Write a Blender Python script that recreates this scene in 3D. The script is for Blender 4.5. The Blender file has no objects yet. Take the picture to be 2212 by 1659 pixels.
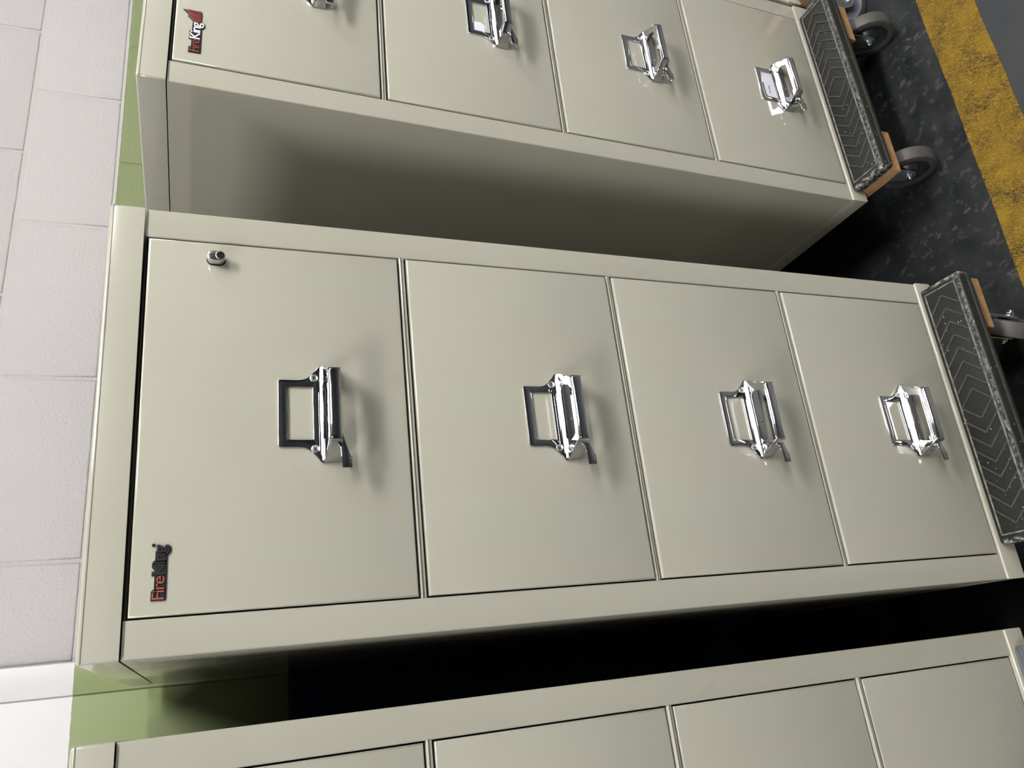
import bpy, bmesh, math, random
from mathutils import Matrix, Vector

random.seed(7)
C = bpy.context.scene.collection
F = 0.19                      # height of the middle cabinet's underside above the floor
W, D = 0.5262, 0.80           # cabinet width and depth
ZP, ZS, ZT = 0.0356, 1.3036, 1.3430   # top of base, underside of cap, top of cap
STILE = 0.0388
OPEN = [(0.9923, 1.3029), (0.6756, 0.9833), (0.3585, 0.6671), (0.0397, 0.3495)]   # drawer openings, top one first

# ------------------------------------------------------------------ materials
def new_mat(name):
    m = bpy.data.materials.new(name); m.use_nodes = True
    nt = m.node_tree; b = nt.nodes['Principled BSDF']
    return m, nt, b
def N(nt, t, **kw):
    n = nt.nodes.new(t)
    for k, v in kw.items():
        if k in n.inputs: n.inputs[k].default_value = v
        else: setattr(n, k, v)
    return n
def L(nt, a, b): nt.links.new(a, b)
def coords(nt, scale=(1, 1, 1), rot=(0, 0, 0), kind='Object'):
    tc = nt.nodes.new('ShaderNodeTexCoord'); mp = nt.nodes.new('ShaderNodeMapping')
    mp.inputs['Scale'].default_value = scale; mp.inputs['Rotation'].default_value = rot
    L(nt, tc.outputs[kind], mp.inputs['Vector']); return mp.outputs['Vector'], tc
def noise(nt, vec, scale, detail=3, rough=.55, dist=0):
    n = N(nt, 'ShaderNodeTexNoise', Scale=scale, Detail=detail, Roughness=rough, Distortion=dist)
    if vec: L(nt, vec, n.inputs['Vector'])
    return n.outputs['Fac']
def ramp(nt, fac, stops):
    r = nt.nodes.new('ShaderNodeValToRGB'); e = r.color_ramp.elements
    while len(e) < len(stops): e.new(0.5)
    for i, (p, c) in enumerate(stops):
        e[i].position = p; e[i].color = (c, c, c, 1) if isinstance(c, (int, float)) else (*c, 1)
    L(nt, fac, r.inputs['Fac']); return r.outputs['Color']
def mix(nt, fac, a, b):
    m = nt.nodes.new('ShaderNodeMix'); m.data_type = 'RGBA'
    if isinstance(fac, (int, float)): m.inputs[0].default_value = fac
    else: L(nt, fac, m.inputs[0])
    for i, v in ((6, a), (7, b)):
        if isinstance(v, tuple): m.inputs[i].default_value = (*v, 1)
        else: L(nt, v, m.inputs[i])
    return m.outputs[2]
def bump(nt, bsdf, h, strength, dist, prev=None):
    b = N(nt, 'ShaderNodeBump', Strength=strength, Distance=dist)
    L(nt, h, b.inputs['Height'])
    if prev: L(nt, prev, b.inputs['Normal'])
    L(nt, b.outputs['Normal'], bsdf.inputs['Normal']); return b.outputs['Normal']
def mth(nt, op, a, b=None, c=None):
    n = nt.nodes.new('ShaderNodeMath'); n.operation = op
    for i, v in enumerate((a, b, c)):
        if v is None: continue
        if isinstance(v, (int, float)): n.inputs[i].default_value = v
        else: L(nt, v, n.inputs[i])
    return n.outputs[0]
def simple(name, col, rough=.5, metal=0., spec=.5, var=0.0, vscale=8, bmp=0.0, bscale=300):
    m, nt, b = new_mat(name)
    b.inputs['Roughness'].default_value = rough; b.inputs['Metallic'].default_value = metal
    b.inputs['Specular IOR Level'].default_value = spec
    v, _ = coords(nt)
    dark = tuple(x*(1-var) for x in col)
    f = ramp(nt, noise(nt, v, vscale, 4), [(.35, 0), (.65, 1)])
    L(nt, mix(nt, f, dark, col), b.inputs['Base Color'])
    if bmp: bump(nt, b, noise(nt, v, bscale, 2), bmp, .001)
    return m

def mat_paint():
    m, nt, b = new_mat('beige_enamel')
    v, _ = coords(nt)
    f = ramp(nt, noise(nt, v, 3.1, 3, .5, .4), [(.3, 0), (.7, 1)])
    base = mix(nt, f, (.424, .410, .342), (.446, .432, .362))
    sm = ramp(nt, noise(nt, v, 9, 4, .6, .8), [(.66, 0), (.80, .35)])      # faint grubby smudges
    base = mix(nt, sm, base, (.34, .32, .25))
    sp = N(nt, 'ShaderNodeTexVoronoi', Scale=70.0); L(nt, v, sp.inputs['Vector'])
    spk = ramp(nt, sp.outputs['Distance'], [(.012, 1), (.022, 0)])
    gate = ramp(nt, noise(nt, v, 4, 2), [(.60, 0), (.66, 1)])
    base = mix(nt, mth(nt, 'MULTIPLY', spk, gate), base, (.10, .09, .07))
    L(nt, base, b.inputs['Base Color'])
    b.inputs['Roughness'].default_value = .13
    b.inputs['Specular IOR Level'].default_value = .5
    b.inputs['Coat Weight'].default_value = .3; b.inputs['Coat Roughness'].default_value = .05
    bump(nt, b, noise(nt, v, 300, 1), .02, .0003)
    return m
def mat_chrome():
    m, nt, b = new_mat('chrome')
    b.inputs['Metallic'].default_value = 1; b.inputs['Base Color'].default_value = (.52, .52, .54, 1)
    v, _ = coords(nt)
    r = ramp(nt, noise(nt, v, 60, 5, .7), [(.45, .04), (.80, .13)])
    L(nt, r, b.inputs['Roughness'])
    bump(nt, b, noise(nt, v, 18, 1), .04, .001)
    return m
def mat_wall(smooth):
    m, nt, b = new_mat('painted_wall_smooth' if smooth else 'painted_block_wall')
    v, tc = coords(nt)
    sx = nt.nodes.new('ShaderNodeSeparateXYZ'); L(nt, tc.outputs['Object'], sx.inputs[0])
    wob = mth(nt, 'MULTIPLY', mth(nt, 'SUBTRACT', noise(nt, v, 60, 4, .7), .5), .004)
    z = mth(nt, 'ADD', sx.outputs['Z'], wob)
    white, green, navy = ((.68, .67, .695) if smooth else (.610, .585, .587)), (.245, .290, .130), (.012, .022, .095)
    c = mix(nt, mth(nt, 'GREATER_THAN', z, ZGW + F), green, white)
    c = mix(nt, mth(nt, 'GREATER_THAN', z, 1.053 + F), navy, c)
    if not smooth:
        pits = noise(nt, v, 190, 4, .75)
        pm = ramp(nt, pits, [(.345, 1), (.39, 0)])
        patch = ramp(nt, noise(nt, v, 7, 3), [(.40, .1), (.65, .9)])
        k = mth(nt, 'MULTIPLY', pm, patch)
        c = mix(nt, mth(nt, 'MULTIPLY', k, .55), c, (.16, .15, .14))
    L(nt, c, b.inputs['Base Color'])
    b.inputs['Roughness'].default_value = .38 if smooth else .5
    if smooth: bump(nt, b, noise(nt, v, 200, 2), .08, .0005)
    else:
        n1 = bump(nt, b, noise(nt, v, 150, 6, .75), 1.0, .0034)
        bump(nt, b, noise(nt, v, 30, 3), .3, .002, n1)
    return m
ZGW = 1.4455

def mat_floor():
    m, nt, b = new_mat('worn_black_floor_paint')
    v, tc = coords(nt)
    sx = nt.nodes.new('ShaderNodeSeparateXYZ'); L(nt, tc.outputs['Object'], sx.inputs[0])
    base = mix(nt, ramp(nt, noise(nt, v, 14, 5, .6), [(.3, 0), (.7, 1)]), (.009, .012, .015), (.022, .024, .024))
    v2, _ = coords(nt, (1, .8, 1), (0, 0, .7))
    worn = ramp(nt, noise(nt, v2, 56, 8, .66, .3), [(.560, 0), (.60, .75)])
    big = ramp(nt, noise(nt, v, 5, 3), [(.38, .1), (.62, 1)])
    near = ramp(nt, mth(nt, 'ADD', mth(nt, 'MULTIPLY', sx.outputs['Y'], 1.0), .5), [(.33, 0), (.40, 1), ])
    k = mth(nt, 'MULTIPLY', mth(nt, 'MULTIPLY', worn, big), near)
    base = mix(nt, k, base, (.088, .078, .072))
    st = N(nt, 'ShaderNodeTexVoronoi', Scale=95.0); L(nt, v, st.inputs['Vector'])
    dot = ramp(nt, st.outputs['Distance'], [(.05, 1), (.09, 0)])
    dg = ramp(nt, noise(nt, v, 12, 2), [(.60, 0), (.68, .8)])
    base = mix(nt, mth(nt, 'MULTIPLY', dot, dg), base, (.20, .19, .18))
    # smoother blue-grey paint in the aisle beyond the yellow line
    aisle = mix(nt, ramp(nt, noise(nt, v, 7, 4), [(.35, 0), (.75, 1)]), (.024, .028, .034), (.036, .036, .036))
    base = mix(nt, mth(nt, 'LESS_THAN', sx.outputs['Y'], -.10), base, aisle)
    L(nt, base, b.inputs['Base Color'])
    L(nt, ramp(nt, noise(nt, v, 20, 4), [(.3, .32), (.7, .55)]), b.inputs['Roughness'])
    bump(nt, b, noise(nt, v, 160, 5, .65), .35, .0012)
    return m
def mat_yellow():
    m, nt, b = new_mat('wrinkled_yellow_floor_paint')
    v0, tc = coords(nt, (1, 1, 1), (0, 0, .30))
    mp = nt.nodes.new('ShaderNodeMapping'); mp.inputs['Scale'].default_value = (300, 105, 1); L(nt, v0, mp.inputs['Vector']); v = mp.outputs['Vector']
    wv, _ = coords(nt)
    n1 = noise(nt, v, 1.0, 3, .6, .9)
    ridge = mth(nt, 'ABSOLUTE', mth(nt, 'SUBTRACT', n1, .5))
    rr = ramp(nt, ridge, [(.0, 1), (.022, .75), (.06, 0)])
    tone = ramp(nt, noise(nt, wv, 16, 4, .6), [(.38, 0), (.66, 1)])
    low = mix(nt, tone, (.050, .033, .010), (.27, .160, .014))
    col = mix(nt, rr, low, (.58, .36, .038))
    wear = ramp(nt, noise(nt, wv, 24, 7, .7, .6), [(.60, 0), (.66, .75)])
    col = mix(nt, mth(nt, 'MULTIPLY', wear, mth(nt, 'SUBTRACT', 1.0, mth(nt, 'MULTIPLY', rr, .6))), col, (.045, .036, .030))
    L(nt, col, b.inputs['Base Color'])
    b.inputs['Roughness'].default_value = .7; b.inputs['Specular IOR Level'].default_value = .2
    bump(nt, b, rr, .8, .0022)
    return m
def mat_rubber():
    m, nt, b = new_mat('scuffed_black_rubber')
    v, tc = coords(nt)
    base = mix(nt, ramp(nt, noise(nt, v, 30, 4), [(.3, 0), (.7, 1)]), (.011, .012, .010), (.022, .022, .019))
    # pale scuffs where the arrises have been knocked
    sx = nt.nodes.new('ShaderNodeSeparateXYZ'); L(nt, tc.outputs['Generated'], sx.inputs[0])
    ey = ramp(nt, sx.outputs['Y'], [(.0, .25), (.045, 1), (.13, .25), (.17, .6), (.20, 0)])
    ez = ramp(nt, sx.outputs['Z'], [(.90, 0), (.97, 1)])
    e = mth(nt, 'MULTIPLY', ey, ez)
    ax = mth(nt, 'ABSOLUTE', mth(nt, 'SUBTRACT', sx.outputs['X'], .5))
    ex = mth(nt, 'MULTIPLY', ramp(nt, ax, [(.482, 0), (.496, 1)]), ramp(nt, sx.outputs['Z'], [(.5, .3), (.9, 1)]))
    e = mth(nt, 'MAXIMUM', e, ex)
    sc = ramp(nt, noise(nt, v, 130, 8, .72, .3), [(.47, 0), (.56, 1)])
    k = mth(nt, 'MULTIPLY', e, sc)
    base = mix(nt, k, base, (.50, .50, .48))
    fl = ramp(nt, noise(nt, v, 210, 6, .8), [(.63, 0), (.68, .8)])
    base = mix(nt, mth(nt, 'MULTIPLY', fl, .45), base, (.13, .125, .115))
    sp = N(nt, 'ShaderNodeTexVoronoi', Scale=110.0); L(nt, v, sp.inputs['Vector'])
    cr = mth(nt, 'MULTIPLY', ramp(nt, sp.outputs['Distance'], [(.07, 1), (.11, 0)]), ramp(nt, noise(nt, v, 9, 2), [(.57, 0), (.62, 1)]))
    base = mix(nt, cr, base, (.8, .8, .8))
    L(nt, base, b.inputs['Base Color'])
    b.inputs['Roughness'].default_value = .5; b.inputs['Specular IOR Level'].default_value = .3
    bump(nt, b, noise(nt, v, 300, 4), .3, .0008)
    return m
def mat_ribbed():
    return simple('grey_ribbed_rubber', (.135, .155, .175), .45, var=.35, vscale=90, bmp=.2)
def mat_wood():
    m, nt, b = new_mat('bare_wood')
    v, _ = coords(nt, (3, 1, 9), (0, .25, 0))
    n1 = noise(nt, v, 14, 5, .6, 1.6)
    c = ramp(nt, n1, [(.25, (.26, .135, .055)), (.5, (.46, .27, .12)), (.78, (.60, .40, .21))])
    v2, _ = coords(nt)
    st = ramp(nt, noise(nt, v2, 26, 4), [(.62, 0), (.75, .7)])
    L(nt, mix(nt, st, c, (.16, .085, .035)), b.inputs['Base Color'])
    b.inputs['Roughness'].default_value = .6
    return m

M_PAINT, M_CHROME = mat_paint(), mat_chrome()
M_WALL, M_WALLS = mat_wall(False), mat_wall(True)
M_FLOOR, M_YELLOW = mat_floor(), mat_yellow()
M_RUBBER, M_RIBBED, M_WOOD = mat_rubber(), mat_ribbed(), mat_wood()
M_SCREW = simple('zinc_screw', (.62, .66, .64), .3, 1)
M_RIDGE = simple('rubbed_rubber_ridge', (.060, .055, .048), .5, var=.5, vscale=120)
M_RIDGE2 = simple('scuffed_rubber_border', (.24, .23, .22), .55, var=.75, vscale=90)
M_BLACK = simple('black_plastic', (.010, .010, .013), .35)
M_RED = simple('red_lettering', (.26, .045, .040), .35, var=.15, vscale=200)
M_REDB = simple('brick_red_lettering', (.40, .10, .065), .35, var=.2, vscale=200)
M_WHITE = simple('white_lettering', (.80, .78, .80), .4)
M_DCHROME = simple('smoked_chrome', (.55, .55, .60), .10, 1)
M_PAPER = simple('white_paper', (.74, .76, .84), .7, var=.05, vscale=40)
M_INK = simple('printed_ink', (.06, .06, .08), .6)
M_TYRE = simple('grey_rubber_tread', (.072, .067, .062), .6, var=.25, vscale=60, bmp=.2)
M_HUB = simple('dark_wheel_hub', (.030, .033, .042), .4, var=.3, vscale=80)
M_HUBB = simple('blue_grey_wheel_hub', (.22, .23, .30), .45, var=.2, vscale=80)
M_ZINC = simple('galvanised_steel', (.33, .37, .40), .38, .85, var=.35, vscale=50)
M_BOLT = simple('bright_bolt', (.80, .86, .86), .22, 1)
M_OVAL = simple('cream_sticker', (.66, .62, .47), .5)
M_FAR = simple('dark_grey_wall_paint', (.012, .013, .016), .6)
M_CEIL = simple('grey_ceiling_deck', (.22, .22, .21), .8)
M_CRATE = simple('brown_cardboard', (.33, .20, .10), .8)
def emis(name, col, s):
    m, nt, b = new_mat(name)
    b.inputs['Emission Color'].default_value = (*col, 1); b.inputs['Emission Strength'].default_value = s
    b.inputs['Base Color'].default_value = (.8, .8, .8, 1); return m

# ------------------------------------------------------------------ mesh helpers
def bm_box(bm, x0, x1, y0, y1, z0, z1, bev=0.0, seg=2, mi=0, edges=None):
    t = bmesh.new(); bmesh.ops.create_cube(t, size=1)
    for v in t.verts:
        v.co = Vector(((x0+x1)/2 + v.co.x*(x1-x0), (y0+y1)/2 + v.co.y*(y1-y0), (z0+z1)/2 + v.co.z*(z1-z0)))
    if bev:
        es = [e for e in t.edges if edges is None or edges((e.verts[0].co+e.verts[1].co)/2, (e.verts[1].co-e.verts[0].co).normalized())]
        bmesh.ops.bevel(t, geom=es, offset=bev, segments=seg, profile=.5, affect='EDGES')
    merge(bm, t, mi)
def merge(bm, t, mi=0):
    me = bpy.data.meshes.new('tmp'); t.to_mesh(me); t.free()
    n = len(bm.faces); bm.from_mesh(me); bpy.data.meshes.remove(me); bm.faces.ensure_lookup_table()
    for f in bm.faces[n:]: f.material_index = mi
def prism(pts, a0, a1, axis='y', bev=0.0, seg=2):
    """outline pts (2D) extruded along axis from a0 to a1; y: pts are (x,z); z: pts are (x,y); x: pts are (y,z)"""
    t = bmesh.new()
    def P(p, a):
        return {'y': (p[0], a, p[1]), 'z': (p[0], p[1], a), 'x': (a, p[0], p[1])}[axis]
    A = [t.verts.new(P(p, a0)) for p in pts]; B = [t.verts.new(P(p, a1)) for p in pts]
    n = len(pts)
    t.faces.new(A); t.faces.new(B[::-1])
    for i in range(n): t.faces.new((A[i], B[i], B[(i+1) % n], A[(i+1) % n]))
    bmesh.ops.recalc_face_normals(t, faces=t.faces)
    if bev:
        bmesh.ops.bevel(t, geom=[e for e in t.edges if len(e.link_faces) == 2 and e.calc_face_angle() > .6], offset=bev, segments=seg, profile=.5, affect='EDGES')
    return t
def ring_prism(outer, inner, a0, a1, axis='y'):
    """plate with a hole; outer and inner outlines have the same number of points in matching order"""
    t = bmesh.new(); n = len(outer)
    def P(p, a):
        return {'y': (p[0], a, p[1]), 'z': (p[0], p[1], a)}[axis]
    V = {}
    for k, pts in (('o', outer), ('i', inner)):
        for s, a in ((0, a0), (1, a1)): V[k, s] = [t.verts.new(P(p, a)) for p in pts]
    for i in range(n):
        j = (i+1) % n
        t.faces.new((V['o', 0][i], V['o', 0][j], V['i', 0][j], V['i', 0][i]))
        t.faces.new((V['o', 1][i], V['i', 1][i], V['i', 1][j], V['o', 1][j]))
        t.faces.new((V['o', 0][i], V['o', 1][i], V['o', 1][j], V['o', 0][j]))
        t.faces.new((V['i', 0][i], V['i', 0][j], V['i', 1][j], V['i', 1][i]))
    bmesh.ops.recalc_face_normals(t, faces=t.faces); return t
def cyl(r, h, axis='y', seg=32, r2=None, at=(0, 0, 0), bev=0):
    t = bmesh.new(); bmesh.ops.create_cone(t, cap_ends=True, segments=seg, radius1=r, radius2=r if r2 is None else r2, depth=h)
    if bev: bmesh.ops.bevel(t, geom=[e for e in t.edges if e.calc_face_angle(0) > .8], offset=bev, segments=2, profile=.5, affect='EDGES')
    R = {'z': Matrix.Identity(3), 'y': Matrix.Rotation(math.pi/2, 3, 'X'), 'x': Matrix.Rotation(math.pi/2, 3, 'Y')}[axis]
    for v in t.verts: v.co = R @ v.co + Vector(at)
    return t
def lathe(prof, axis='x', seg=48):
    """closed profile (a = along axis, r = radius) turned about the axis"""
    t = bmesh.new(); rings = []
    for k in range(seg):
        an = 2*math.pi*k/seg
        rings.append([t.verts.new((a, r*math.cos(an), r*math.sin(an))) for a, r in prof])
    n = len(prof)
    for k in range(seg):
        for i in range(n):
            j = (i+1) % n
            t.faces.new((rings[k][i], rings[k][j], rings[(k+1) % seg][j], rings[(k+1) % seg][i]))
    bmesh.ops.recalc_face_normals(t, faces=t.faces); return t
def mesh_of(name, bm, mats, smooth=True, angle=40):
    me = bpy.data.meshes.new(name); bm.to_mesh(me); bm.free()
    for m in (mats if isinstance(mats, (list, tuple)) else [mats]): me.materials.append(m)
    if smooth:
        me.polygons.foreach_set('use_smooth', [True]*len(me.polygons))
        b2 = bmesh.new(); b2.from_mesh(me)
        for e in b2.edges: e.smooth = e.calc_face_angle(0) < math.radians(angle)
        b2.to_mesh(me); b2.free()
    return me
CACHE = {}
def cached(key, fn):
    if key not in CACHE: CACHE[key] = fn()
    return CACHE[key]
def put(name, me, parent=None, loc=(0, 0, 0), rot=(0, 0, 0)):
    o = bpy.data.objects.new(name, me); C.objects.link(o); o.parent = parent; o.location = loc; o.rotation_euler = rot; return o
def thing(name, label, cat, M=None, group=None):
    o = bpy.data.objects.new(name, None); C.objects.link(o); o.empty_display_size = .1
    if M is not None: o.matrix_world = M
    o['label'] = label; o['category'] = cat
    if group: o['group'] = group
    return o
def struct(name, me, loc=(0, 0, 0), rot=(0, 0, 0)):
    o = put(name, me, None, loc, rot); o['kind'] = 'structure'; return o
def frame(x, y, z, yaw, pitch=0, roll=0):
    R = Matrix.Rotation(yaw, 4, 'Z') @ Matrix.Rotation(pitch, 4, 'X') @ Matrix.Rotation(roll, 4, 'Y')
    return Matrix.Translation((x, y, z + F)) @ R

# ------------------------------------------------------------------ filing cabinet
def me_case():
    bm = bmesh.new()
    vert = lambda c, d: abs(d.z) > .9
    # L-shaped side panel and stile, folded from one sheet; left then mirrored right
    for s in (0, 1):
        pts = [(0, 0), (STILE, 0), (STILE, .03), (.018, .03), (.018, D), (0, D)]
        if s: pts = [(W-x, y) for x, y in pts][::-1]
        t = prism(pts, ZP-.004, ZS-.0009, 'z')
        es = [e for e in t.edges if abs((e.verts[0].co-e.verts[1].co).normalized().z) > .9 and min(abs(e.verts[0].co.x-0), abs(e.verts[0].co.x-W)) < 1e-4 or
              abs((e.verts[0].co-e.verts[1].co).normalized().z) > .9 and e.verts[0].co.y < 1e-4]
        bmesh.ops.bevel(t, geom=es, offset=.0018, segments=3, profile=.5, affect='EDGES'); merge(bm, t)
    bm_box(bm, .018, W-.018, D-.015, D, ZP-.004, ZS-.001)
    # rails between the drawers, each with a folded lip on its upper half
    for i in range(3):
        zt, zb = OPEN[i][0]-.0010, OPEN[i+1][1]+.0010
        bm_box(bm, STILE-.003, W-STILE+.003, .0012, .026, zb, zt, .0009)
        bm_box(bm, STILE-.001, W-STILE+.001, -.0004, .01, (zb+zt)/2+.0006, zt-.0004, .0013)
    bm_box(bm, STILE-.003, W-STILE+.003, .014, .03, OPEN[0][1]-.002, ZS-.0005)
    return mesh_of('case', bm, M_PAINT)
def me_cap():
    bm = bmesh.new()
    bm_box(bm, -.0008, W+.0008, -.0032, D+.002, ZS+.0006, ZT, .0034, 3, edges=lambda c, d: c.z > ZT-.002 or abs(d.z) > .9)
    # folded seam just under the top edge of the front
    bm_box(bm, -.0004, W+.0004, -.0039, -.002, ZT-.0050, ZT-.0026, .0009)
    return mesh_of('top_cap', bm, M_PAINT)
def me_base(sticker=False):
    bm = bmesh.new()
    bm_box(bm, -.0007, W+.0007, -.0030, D, 0, ZP+.0016, .0030, 3, edges=lambda c, d: (c.y < 0 and c.z > .02) or abs(d.y) > .9)
    if sticker:
        t = bmesh.new()
        pts = [(.472+.0035*math.cos(a), .021+.006*math.sin(a)) for a in [k*math.pi/10 for k in range(20)]]
        merge(bm, prism(pts, -.0036, -.0028, 'y'), 1)
    return mesh_of('base', bm, [M_PAINT, M_OVAL])
def me_drawer(i, off):
    z0, z1 = OPEN[i]; bm = bmesh.new()
    g = .0019
    top = z1-g if i else z1-.0042
    bm_box(bm, STILE+g, W-STILE-g, -.0012+off, .020, z0+g*.8, top, .0024, 3, edges=lambda c, d: c.y < .005)
    bm_box(bm, STILE+.02, W-STILE-.02, .020, .60, z0+.02, z1-.03)      # drawer body inside the case
    return mesh_of('drawer', bm, M_PAINT)
def rnd(pts, r, n=4):
    """round the corners of a closed outline; pts entries may carry their own radius"""
    out = []; m = len(pts)
    for i, p in enumerate(pts):
        rr = p[2] if len(p) > 2 else r
        a = Vector(pts[i-1][:2]); b = Vector(p[:2]); c = Vector(pts[(i+1) % m][:2])
        u = (a-b); v = (c-b); rr = min(rr, u.length*.48, v.length*.48)
        A = b+u.normalized()*rr; B = b+v.normalized()*rr
        for k in range(n+1):
            t = k/n; out.append(tuple((1-t)**2*A + 2*t*(1-t)*b + t*t*B))
    return out
def me_holder():
    """label frame with flared shoulders; origin at its top centre on the drawer face"""
    bm = bmesh.new()
    o = [(-.0420, 0, .003), (.0420, 0, .003), (.0420, -.026, .012), (.0445, -.034, .01), (.0560, -.0455, .01), (.0612, -.0485, .004), (.0612, -.0535, .001),
         (-.0612, -.0535, .001), (-.0612, -.0485, .004), (-.0560, -.0455, .01), (-.0445, -.034, .01), (-.0420, -.026, .012)]
    outer = rnd(o, .003, 4)
    i_ = [(-.0330, -.0105), (.0330, -.0105), (.0332, -.020), (.0332, -.026), (.0332, -.032), (.0332, -.0345), (.0332, -.0405),
          (-.0332, -.0405), (-.0332, -.0345), (-.0332, -.032), (-.0332, -.026), (-.0332, -.020)]
    inner = rnd(i_, .0006, 4)
    merge(bm, ring_prism(outer, inner, -.0028, 0, 'y'))
    bm2 = bm
    es = [e for e in bm2.edges if abs(e.verts[0].co.y+.0028) < 1e-5 and abs(e.verts[1].co.y+.0028) < 1e-5 and len(e.link_faces) == 2 and e.calc_face_angle(0) > 1]
    bmesh.ops.bevel(bm2, geom=es, offset=.0004, segments=2, profile=.5, affect='EDGES')
    return mesh_of('label_frame', bm, M_CHROME)
def me_pull():
    """hooded pull with a slot through its top; origin as the label frame"""
    bm = bmesh.new(); zb = -.0512
    o = [(-.0610, -.0015, .001), (.0610, -.0015, .001), (.0585, -.010, .002), (.0450, -.0350, .004), (.0425, -.0385, .003), (-.0425, -.0385, .003), (-.0450, -.0350, .004), (-.0585, -.010, .002)]
    i_ = [(-.0350, -.0105, .003), (.0350, -.0105, .003), (.0400, -.0165, .002), (.0360, -.0285, .003), (.0330, -.0325, .003), (-.0330, -.0325, .003), (-.0360, -.0285, .003), (-.0400, -.0165, .002)]
    t = ring_prism(rnd(o, .002), rnd(i_, .002), -.0026, 0, 'z')
    for v in t.verts: v.co.z += zb + .0002 + v.co.y*.07
    merge(bm, t)
    # bead where the hood meets the plate
    merge(bm, cyl(.0015, .1185, 'x', 16, at=(0, -.0036, zb+.0004)))
    # rolled front bar
    bm_box(bm, -.0440, .0440, -.0440, -.0355, zb-.0165, zb-.0020, .0036, 4)
    # rim of the slot
    bm_box(bm, -.0345, .0345, -.0110, -.0092, zb-.0036, zb+.0006, .0008)
    # tapering side cheeks
    for s in (-1, 1):
        pts = [(s*.0610, -.0010), (s*.0440, -.0425), (s*.0415, -.0425), (s*.0580, -.0010)]
        t = prism(pts, zb-.0165, zb-.0012, 'z')
        for v in t.verts:
            if v.co.z < zb-.01 and v.co.y > -.01: v.co.z -= .0045
        bmesh.ops.bevel(t, geom=list(t.edges), offset=.0006, segments=2, profile=.5, affect='EDGES'); merge(bm, t)
    # back plate seen through the slot
    bm_box(bm, -.0500, .0500, -.0034, -.0004, zb-.0190, zb-.0010, .0006)
    merge(bm, cyl(.0016, .0012, 'y', 16, at=(-.004, -.0040, zb-.0165)))
    return mesh_of('pull', bm, M_CHROME)
def me_latch():
    bm = bmesh.new(); zb = -.0512
    t = prism([(-.0745, zb-.0285), (-.0615, zb-.0285), (-.0600, zb-.0270), (-.0300, zb-.0180), (-.0300, zb-.0150), (-.0600, zb-.0165), (-.0745, zb-.0175)], -.0290, -.0255, 'y', .0006)
    merge(bm, t)
    bm_box(bm, -.0745, -.0610, -.0290, -.0185, zb-.0290, zb-.0262, .0008)
    return mesh_of('latch', bm, M_CHROME)
def me_screw():
    bm = bmesh.new()
    t = cyl(.0048, .0016, 'y', 28, r2=.0048, at=(0, -.0036, 0), bev=.0006); merge(bm, t)
    for a in (0.5, 0.5+math.pi/2):
        t = bmesh.new(); bmesh.ops.create_cube(t, size=1)
        R = Matrix.Rotation(a, 3, 'Y')
        for v in t.verts: v.co = R @ Vector((v.co.x*.0050, v.co.y*.0008, v.co.z*.0010)) + Vector((0, -.0045, 0))
        merge(bm, t, 1)
    return mesh_of('screw', bm, [M_SCREW, M_BLACK])
def me_lock():
    bm = bmesh.new()
    def oval(hw, hz, n=12):
        s = hz-hw
        return [(hw*math.cos(a), s+hw*math.sin(a)) for a in [math.pi*k/n for k in range(n+1)]] + [(-hw*math.cos(a), -s-hw*math.sin(a)) for a in [math.pi*k/n for k in range(n+1)]]
    merge(bm, prism(oval(.0072, .0112), -.0006, .002, 'y'), 1)
    t = prism(oval(.0065, .0103), -.0133, .001, 'y', .0009); merge(bm, t)
    merge(bm, cyl(.0054, .0012, 'y', 32, at=(0, -.0136, -.0042), bev=.0004))
    merge(bm, cyl(.0042, .0009, 'y', 32, at=(0, -.0144, -.0042)), 2)
    bm_box(bm, -.0004, .0004, -.0152, -.0144, -.0072, -.0018, mi=1)
    for k, z in enumerate((.0015, .0028, .0041, .0060)):
        bm_box(bm, -.0060, .0060, -.01355, -.0130, z, z+.0005, mi=1)
    return mesh_of('lock', bm, [simple('satin_nickel', (.60, .58, .55), .18, 1), M_BLACK, M_CHROME], angle=35)
def text_bm(body, size, extr, off=0.0, spacing=.86):
    cu = bpy.data.curves.new('t', 'FONT'); cu.body = body; cu.size = size; cu.extrude = extr; cu.offset = off; cu.space_character = spacing
    cu.resolution_u = 6
    ob = bpy.data.objects.new('t', cu); C.objects.link(ob)
    bpy.context.view_layer.update()
    me = bpy.data.meshes.new_from_object(ob.evaluated_get(bpy.context.evaluated_depsgraph_get()))
    bpy.data.objects.remove(ob); bpy.data.curves.remove(cu)
    t = bmesh.new(); t.from_mesh(me); bpy.data.meshes.remove(me); return t
def add_text(bm, body, size, extr, off, x0, width, y, mi, z0=0.0, spacing=.86, height=None, ref=None):
    """lay lettering on the drawer face: letters run along +x, face -y; scaled to width (from ref widths)"""
    t = text_bm(body, size, extr, off, spacing)
    xs = [v.co.x for v in t.verts]; lo, hi = min(xs), max(xs)
    s = width/(hi-lo)
    for v in t.verts:
        v.co = Vector((x0+(v.co.x-lo)*s, y-v.co.z, z0+v.co.y*(height or s)))
    merge(bm, t, mi)
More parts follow.
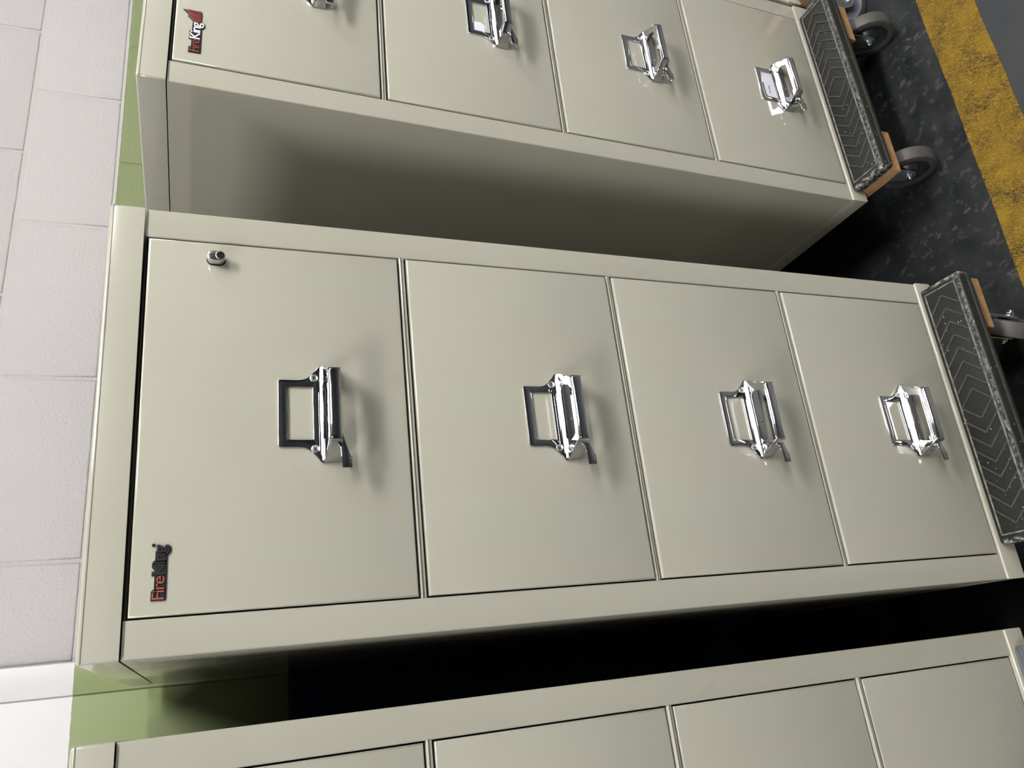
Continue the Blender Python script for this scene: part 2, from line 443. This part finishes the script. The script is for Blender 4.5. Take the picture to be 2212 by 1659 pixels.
def me_badge_mid():
    """black backed raised lettering, brick-red first half and dark bright-metal second half"""
    bm = bmesh.new()
    H = .85
    add_text(bm, 'Fire', .0200, .0007, .0012, -.0012, .0262, -.0009, 0, 0, .84, H)
    add_text(bm, 'King', .0200, .0007, .0012, .0243, .0322, -.0009, 0, 0, .84, H)
    bm_box(bm, -.0012, .0500, -.0014, -.0002, -.0014, .0098)
    add_text(bm, 'Fire', .0200, .0004, -.0001, 0, .0238, -.0019, 1, 0, .84, H)
    add_text(bm, 'King', .0200, .0004, -.0001, .0255, .0298, -.0019, 2, 0, .84, H)
    merge(bm, cyl(.0018, .0014, 'y', 16, at=(.0562, -.0009, .0118)), 0)
    return mesh_of('nameplate', bm, [M_BLACK, M_REDB, M_DCHROME], angle=30)
def me_badge_crown():
    bm = bmesh.new()
    H = 1.0
    add_text(bm, 'Fire', .0200, .0007, .0012, -.0012, .0262, -.0009, 0, 0, .84, H)
    add_text(bm, 'King', .0200, .0007, .0012, .0236, .0352, -.0009, 0, 0, .84, H)
    bm_box(bm, -.0012, .0560, -.0014, -.0002, -.0018, .0112)
    add_text(bm, 'Fire', .0200, .0004, -.0001, 0, .0238, -.0019, 1, 0, .84, H)
    add_text(bm, 'King', .0200, .0004, .0001, .0248, .0325, -.0019, 2, 0, .84, H)
    x = .0575
    s1 = [(x, 0), (x+.0005, .0085), (x+.0105, .0172), (x+.0115, 0)]
    s2 = [(x+.0112, .0), (x+.0105, .0125), (x+.0215, .0232), (x+.0222, .0005)]
    for s in (s1, s2):
        cx = sum(p[0] for p in s)/4; cz = sum(p[1] for p in s)/4
        merge(bm, prism([((px-cx)*1.12+cx-.0006, (pz-cz)*1.13+cz+.0002) for px, pz in s], -.0016, -.0002, 'y'), 0)
        merge(bm, prism(s, -.0021, -.0014, 'y'), 1)
        for k in range(5):                       # dark flame strokes
            u = (k+.5)/5.5; a = s[0]; bq = s[3]
            px = a[0]+(bq[0]-a[0])*u; top = s[1][1]+(s[2][1]-s[1][1])*u
            merge(bm, prism([(px-.0003, .001), (px+.0002, .001), (px+.0022, top*.88), (px+.0019, top*.88)], -.0024, -.0020, 'y'), 0)
    return mesh_of('nameplate', bm, [M_BLACK, M_RED, M_WHITE], angle=30)
def me_card_pending():
    bm = bmesh.new()
    pts = [(-.0320, -.0420), (-.0322, -.0205), (-.0225, -.0100), (.0335, -.0100), (.0335, -.0420)]
    pts = [(-.0250, -.0112), (.0326, -.0112), (.0326, -.0398), (-.0326, -.0398), (-.0326, -.0190)]
    merge(bm, prism(pts, -.0010, -.0004, 'y'), 0)
    add_text(bm, 'Pending', .0060, .00006, 0, -.0215, .0200, -.00108, 1, -.0262, 1.0)
    return mesh_of('label_card', bm, [M_PAPER, M_INK])
def me_card_scrap():
    bm = bmesh.new()
    merge(bm, prism([(-.0326, -.0108), (-.0110, -.0106), (-.0105, -.0255), (-.0150, -.0320), (-.0310, -.0325)], -.0010, -.0004, 'y'), 0)
    return mesh_of('paper_scrap', bm, M_PAPER)

def cabinet(label, M, logo=None, lock=False, cards=None, sticker=False, offs=(0, 0, 0, 0)):
    r = thing('filing_cabinet', label, 'filing cabinet', M, 'beige filing cabinets standing in a row')
    put('case', cached('case', me_case), r)
    put('top_cap', cached('cap', me_cap), r)
    put('base', cached('base%d' % sticker, lambda: me_base(sticker)), r)
    for i in range(4):
        o = offs[i]
        dr = put('drawer', cached(('dr', i, o), lambda: me_drawer(i, o)), r)
        y = -.0012 + o; zt = (1.1503, .8335, .5169, .2007)[i]
        at = (W/2 - .0005, y, zt)
        put('label_frame', cached('holder', me_holder), dr, at)
        put('handle', cached('pull', me_pull), dr, at)
        put('latch', cached('latch', me_latch), dr, at)
        for s in (-1, 1): put('screw', cached('screw', me_screw), dr, (at[0]+s*.0449, y, zt-.0420))
        if i == 0 and logo == 'mid': put('nameplate', cached('lm', me_badge_mid), dr, (.0572, y, 1.2655))
        if i == 0 and logo == 'crown': put('nameplate', cached('lc', me_badge_crown), dr, (.0602, y, 1.2632))
        if i == 0 and lock: put('lock', cached('lock', me_lock), dr, (.4610, y, 1.2222))
        if cards and i in cards:
            fn = {'pending': me_card_pending, 'scrap': me_card_scrap}[cards[i]]
            put('label_card' if cards[i] == 'pending' else 'paper_scrap', cached(cards[i], fn), dr, at)
    return r

# ------------------------------------------------------------------ furniture dolly
def me_pad(w, kind):
    bm = bmesh.new()
    dp = .082; zt = ZP-.0012
    if kind == 'chevron':
        bm_box(bm, 0, w, -dp, 0, .0090, zt, .0050, 3)
        # moulded step line round the front edge
        bm_box(bm, .004, w-.004, -dp-.0010, -dp+.003, .0165, .0180, .0006, mi=1)
        bm_box(bm, .005, w-.005, -dp-.0014, -dp+.003, .0092, .0150, .0010)
        # raised border line
        def bar(a, b, wd=.0014, h=.0018, mi=1):
            a = Vector(a); b = Vector(b); d = (b-a).normalized(); n = Vector((-d.y, d.x))*wd
            pts = [tuple(a-n), tuple(b-n), tuple(b+n), tuple(a+n)]
            merge(bm, prism(pts, zt-.001, zt+h, 'z', .0004, 1), mi)
        x0, x1, y0, y1 = .014, w-.014, -dp+.012, -.009
        for a, b in (((x0, y0), (x1, y0)), ((x1, y0), (x1, y1)), ((x1, y1), (x0, y1)), ((x0, y1), (x0, y0))): bar(a, b, .0013, .0012, 2)
        cx = w/2; cy = (y0+y1)/2; hy = (y1-y0)/2-.002; st = (w/2-.014)/8.6; q = .026
        dm = [(cx-q, cy), (cx, cy+hy), (cx+q, cy), (cx, cy-hy)]
        for k in range(4): bar(dm[k], dm[(k+1) % 4])
        for s in (-1, 1):
            for k in range(1, 8):
                ax = cx+s*(q+k*st)
                bar((ax-s*q, cy-hy), (ax, cy)); bar((ax, cy), (ax-s*q, cy+hy))
        return mesh_of('end_pad', bm, [M_RUBBER, M_RIDGE, M_RIDGE2], angle=35)
    else:
        bm_box(bm, 0, w, -dp, 0, .0090, zt-.002, .004, 3)
        for k in range(11):
            y = -.005-k*.0072
            bm_box(bm, .003, w-.003, y-.0017, y+.0017, zt-.004, zt+.0003, .0012)
        return mesh_of('end_pad', bm, M_RIBBED, angle=35)
def me_rail(w=.094):
    bm = bmesh.new(); bm_box(bm, 0, w, -.0070, .70, -.0205, -.0004, 0); bm_box(bm, 0, w, -.0800, -.0060, -.0206, .0088, .0026, 2, edges=lambda c, d: c.y < -.07); return mesh_of('side_rail', bm, M_WOOD)
def me_cross(w):
    bm = bmesh.new(); bm_box(bm, 0, w, .62, .70, -.0405, -.0208, .002); return mesh_of('crosspiece', bm, M_WOOD)
WR = .0565
def me_tyre():
    r = WR; w = .0150
    prof = [(-w, r-.006), (-w+.0018, r-.0012), (-w+.005, r), (w-.005, r), (w-.0018, r-.0012), (w, r-.006), (w-.0005, r-.0145), (-w+.0005, r-.0145)]
    bm = bmesh.new(); merge(bm, lathe(prof)); return mesh_of('tyre', bm, M_TYRE)
def me_hub(mat):
    r = WR; w = .0150
    prof = [(-w+.0030, r-.0145), (-w+.0065, r-.019), (-w+.0072, .024), (-w+.0035, .0205), (-w-.0005, .017), (-w-.0005, .004),
            (w+.0005, .004), (w+.0005, .017), (w-.0035, .0205), (w-.0072, .024), (w-.0065, r-.019), (w-.0030, r-.0145)]
    bm = bmesh.new(); merge(bm, lathe(prof)); return mesh_of('hub', bm, mat)
def me_fork(Hc, trail):
    """swivel head and two fork legs; origin at the wheel axle, pivot behind it (+y), Hc = axle to mounting face"""
    bm = bmesh.new()
    for s in (-1, 1):
        x = s*.0195; th = .0013
        pts = rnd([(-.013, -.010, .010), (.010, -.013, .008), (trail+.018, Hc-.026, .004), (trail+.020, Hc-.014, .002), (-.004, Hc-.014, .004), (-.015, .006, .008)], .003)
        t = prism(pts, x-th, x+th, 'x'); merge(bm, t)
    bm_box(bm, -.0205, .0205, -.004, trail+.020, Hc-.0165, Hc-.0135, .001)
    merge(bm, cyl(.021, .008, 'z', 32, at=(0, trail, Hc-.0100), bev=.002))
    bm_box(bm, -.035, .035, trail-.032, trail+.032, Hc-.0060, Hc-.0015, .001)
    return mesh_of('fork', bm, M_ZINC)
def me_axle():
    bm = bmesh.new()
    merge(bm, cyl(.0040, .050, 'x', 16))
    for s in (-1, 1):
        merge(bm, cyl(.0076, .0058, 'x', 6, at=(s*.0240, 0, 0), bev=.0007))
        merge(bm, cyl(.0092, .0014, 'x', 24, at=(s*.0208, 0, 0)))
        merge(bm, cyl(.0040, .004, 'x', 12, at=(s*.0288, 0, 0), bev=.0006))
    return mesh_of('axle_bolt', bm, M_BOLT)
def dolly(label, M, x0, x1, rails, kind, casters, hub=None):
    """casters: list of (local x, local y of the AXLE, yaw in world)"""
    r = thing('furniture_dolly', label, 'dolly', M, 'furniture dollies under the filing cabinets')
    w = x1-x0
    put('end_pad', cached(('pad', round(w, 3), kind), lambda: me_pad(w, kind)), r, (x0, -.0045, 0))
    for a in rails: put('side_rail', cached('rail', me_rail), r, (a, 0, 0))
    put('crosspiece', cached(('cross', round(w, 3)), lambda: me_cross(w)), r, (x0, 0, 0))
    Mi = M.inverted(); up = (M.to_3x3() @ Vector((0, 0, 1)))
    for wx, wy, yaw in casters:
        # wheel rests on the floor (z = 0): find mounting height under the rail at this place
        P = Vector((wx, wy, WR+.0004))
        loc = Mi @ P
        Hc = -.0206 - loc.z
        rz = yaw - M.to_euler('XYZ').z
        c = put('caster', cached(('fork', round(Hc, 3)), lambda: me_fork(Hc, .030)), r, loc, (0, 0, rz)); c.name = 'caster'
        put('wheel_tread', cached('tyre', me_tyre), c)
        put('wheel_hub', cached(('hub', hub), lambda: me_hub(M_HUBB if hub else M_HUB)), c)
        put('axle_bolt', cached('axle', me_axle), c)
    return r

# ------------------------------------------------------------------ place the four cabinets
MM = frame(0, 0, 0, 0)
MB = frame(.75747, .07905, -.0100, .030645, .00641, .022077)
MA = frame(-.60129, .02257, .0006, .025014, .013714, .000286)
MD = frame(1.2990, .0985, -.0170, .035, .004, .0235)
cabinet('beige filing cabinet with an oblong key lock and a nameplate without a crown', MM, 'mid', True, None, False, (0, -.0008, -.0004, 0))
cabinet('beige filing cabinet with a Pending card on its lowest drawer and a crowned nameplate', MB, 'crown', False, {1: 'scrap', 3: 'pending'}, False, (0, 0, 0, 0))
cabinet('beige filing cabinet with a cream oval mark on its base, on the grey-padded dolly', MA, None, False, None, True, (.003, .003, .003, .003))
cabinet('beige filing cabinet of which only a sliver shows past the crowned-nameplate cabinet', MD)
dolly('wooden dolly with chevron black rubber pad under the cabinet that has the lock', MM, .0525, .5085, (.064, .4065), 'chevron',
      [(.4385, -.0260, math.radians(-35)), (.115, .010, .25), (.115, .62, .1), (.4385, .63, -.3)])
dolly('wooden dolly with chevron black rubber pad under the cabinet with the Pending card', MB, .0190, .4870, (.0230, .3620), 'chevron',
      [(.8480, .0610, .0), (1.1960, .0520, .0), (.862, .70, .2), (1.19, .71, -.1)])
dolly('dolly with grey finely ribbed rubber pad beneath the cabinet that has the cream oval mark', MA, .0420, .5000, (.060, .385), 'ribbed',
      [(-.52, .03, .2), (-.19, .03, -.2), (-.52, .64, .1), (-.19, .64, 0)])
dolly('wooden dolly with blue-grey wheel hub under the cabinet that barely shows', MD, .040, .495, (.010, .360), 'chevron',
      [(1.318, .0800, 1.15), (1.70, .10, .3), (1.37, .72, .1), (1.70, .72, 0)], hub=True)

# ------------------------------------------------------------------ block wall, floor, room
YAW_W, Y_W = .0714, .874
X0J, BL, BH = .254, .4064, .2032
def me_blocks(xa, xb):
    """one wall: painted blocks with rounded arrises, joints tooled hollow between them"""
    bm = bmesh.new(); j = .0050; zj = 1.4475+F
    z = zj; n = 0
    rows = []
    k0 = -int(zj/BH)-1
    for k in range(k0, 8):
        za, zb = zj+k*BH, zj+(k+1)*BH
        za = max(za, 0)
        if zb <= 0.01: continue
        off = X0J + (0 if k % 2 == 0 else BL/2)
        i0 = math.floor((xa-off)/BL); i1 = math.ceil((xb-off)/BL)
        for i in range(i0, i1):
            a = max(off+i*BL, xa); b = min(off+(i+1)*BL, xb)
            if b-a < .02: continue
            bm_box(bm, a+j*.75, b-j*.75, 0, .05, za+j, zb-j, .0048, 3, edges=lambda c, d: c.y < .01)
    bm_box(bm, xa, xb, .0034, .08, 0, zj+8*BH)
    return mesh_of('wall_back', bm, M_WALL, angle=60)
struct('wall_back', me_blocks(.056, 4.2), (0, Y_W, 0), (0, 0, YAW_W))
# smooth painted pier at the left end of the blocks, with one straight joint
bm = bmesh.new()
bm_box(bm, -.0030, .0560, 0, .06, 0, 3.26, .002, 2, edges=lambda c, d: abs(d.z) > .9 and c.y < .01)
bm_box(bm, -4.6, -.0055, 0, .06, 0, 3.26, .002, 2, edges=lambda c, d: abs(d.z) > .9 and c.y < .01)
bm_box(bm, -4.6, .054, .004, .08, 0, 3.26)
struct('trim_1', mesh_of('trim_1', bm, M_WALLS), (0, .866, 0), (0, 0, -.035))
bm = bmesh.new(); bm_box(bm, -6, 6, -6.2, 1.6, -.05, 0); struct('floor', mesh_of('floor', bm, M_FLOOR, False))
bm = bmesh.new(); bm_box(bm, -6, 6, -6.2, 1.6, 3.25, 3.30); struct('ceiling', mesh_of('ceiling', bm, M_CEIL, False))
bm = bmesh.new(); bm_box(bm, -6, 6, -6.25, -6.2, 0, 3.25); struct('wall_front', mesh_of('wall_front', bm, M_FAR, False))
bm = bmesh.new(); bm_box(bm, -6.05, -6, -6.2, 1.6, 0, 3.25); struct('wall_left', mesh_of('wall_left', bm, M_WALLS, False))
bm = bmesh.new(); bm_box(bm, 6, 6.05, -6.2, 1.6, 0, 3.25); struct('wall_right', mesh_of('wall_right', bm, M_WALLS, False))

# yellow line: thin wrinkled film of paint with a ragged edge
t = bmesh.new(); n = 900
lo = []; hi = []
for k in range(n+1):
    x = -2+5.4*k/n
    j = lambda: random.uniform(-.0006, .0006)
    ya = -.0452+(.0080*max(0, x-.9)); yb = -.1563+.0152*max(0, x-.8)
    lo.append(t.verts.new((x, yb+j()+.0007*math.sin(x*31), .0012))); hi.append(t.verts.new((x, ya+j()+.0007*math.sin(x*23+1), .0012)))
for k in range(n): t.faces.new((lo[k], lo[k+1], hi[k+1], hi[k]))
ex = bmesh.ops.extrude_face_region(t, geom=list(t.faces))
for v in [g for g in ex['geom'] if isinstance(g, bmesh.types.BMVert)]: v.co.z -= .0012
bmesh.ops.recalc_face_normals(t, faces=t.faces)
o = put('floor_stripe', mesh_of('floor_stripe', t, M_YELLOW, False))
o['label'] = 'worn wrinkled yellow painted line across the dark floor'; o['category'] = 'floor marking'

# ------------------------------------------------------------------ lamps
M_TUBE = emis('lit_diffuser', (1.0, .985, .95), 1.0)
def me_fixture(l, w):
    bm = bmesh.new()
    bm_box(bm, -l/2, l/2, -w/2, w/2, 0, .05, .004)
    return mesh_of('ceiling_light', bm, M_WHITE)
def me_diff(l, w):
    bm = bmesh.new(); bm_box(bm, -l/2+.02, l/2-.02, -w/2+.02, w/2-.02, -.075, -.001, .01); return mesh_of('diffuser', bm, M_TUBE)
LAMPS = [(1.30, -1.30), (-1.70, -1.3), (-4.6, -1.4), (4.1, -1.35), (1.6, -3.3), (4.2, -3.3)]
for k, (x, y) in enumerate(LAMPS):
    r = thing('ceiling_light', 'long white fluorescent ceiling fixture above the aisle', 'ceiling light', Matrix.Translation((x, y, 3.198)) @ Matrix.Rotation(math.pi/2 if x < -3 else 0, 4, 'Z'), 'fluorescent fixtures on the ceiling')
    put('housing', cached('fx', lambda: me_fixture(1.25, .30)), r); put('diffuser', cached('df', lambda: me_diff(1.25, .30)), r)
M_TUBE.node_tree.nodes['Principled BSDF'].inputs['Emission Strength'].default_value = 16.5

# the photograph's paints are mid-toned under strong light: take every pigment down together
for m in bpy.data.materials:
    if not m.use_nodes: continue
    nt = m.node_tree; b = nt.nodes.get('Principled BSDF')
    if not b or b.inputs['Metallic'].default_value > .5 or b.inputs['Emission Strength'].default_value > 0: continue
    src = b.inputs['Base Color'].links[0].from_socket if b.inputs['Base Color'].links else None
    if src is None: continue
    k = nt.nodes.new('ShaderNodeMix'); k.data_type = 'RGBA'; k.blend_type = 'MULTIPLY'; k.inputs[0].default_value = 1
    L(nt, src, k.inputs[6]); k.inputs[7].default_value = (.62, .62, .62, 1); L(nt, k.outputs[2], b.inputs['Base Color'])
w = bpy.data.worlds.new('World'); bpy.context.scene.world = w; w.use_nodes = True
w.node_tree.nodes['Background'].inputs['Color'].default_value = (.5, .5, .5, 1)
w.node_tree.nodes['Background'].inputs['Strength'].default_value = .01

# ------------------------------------------------------------------ camera (held sideways)
cd = bpy.data.cameras.new('camera'); cam = bpy.data.objects.new('camera', cd); C.objects.link(cam)
right = Vector((.93312615, -.35859153, .02622419)); fwd = Vector((.34258349, .86458755, -.36759341)); up = Vector((.10914277, .351995, .92961679))
Rm = Matrix((-up, right, -fwd)).transposed().to_4x4()
cam.matrix_world = Matrix.Translation((-.05256, -.91197, 1.23474+F)) @ Rm
cd.sensor_width = 36; cd.lens = 27.5873; cd.clip_start = .02; cd.clip_end = 60
bpy.context.scene.camera = cam
vs = bpy.context.scene.view_settings
vs.view_transform = 'Standard'; vs.look = 'None'; vs.gamma = 1; vs.use_curve_mapping = False; vs.exposure = 2.63
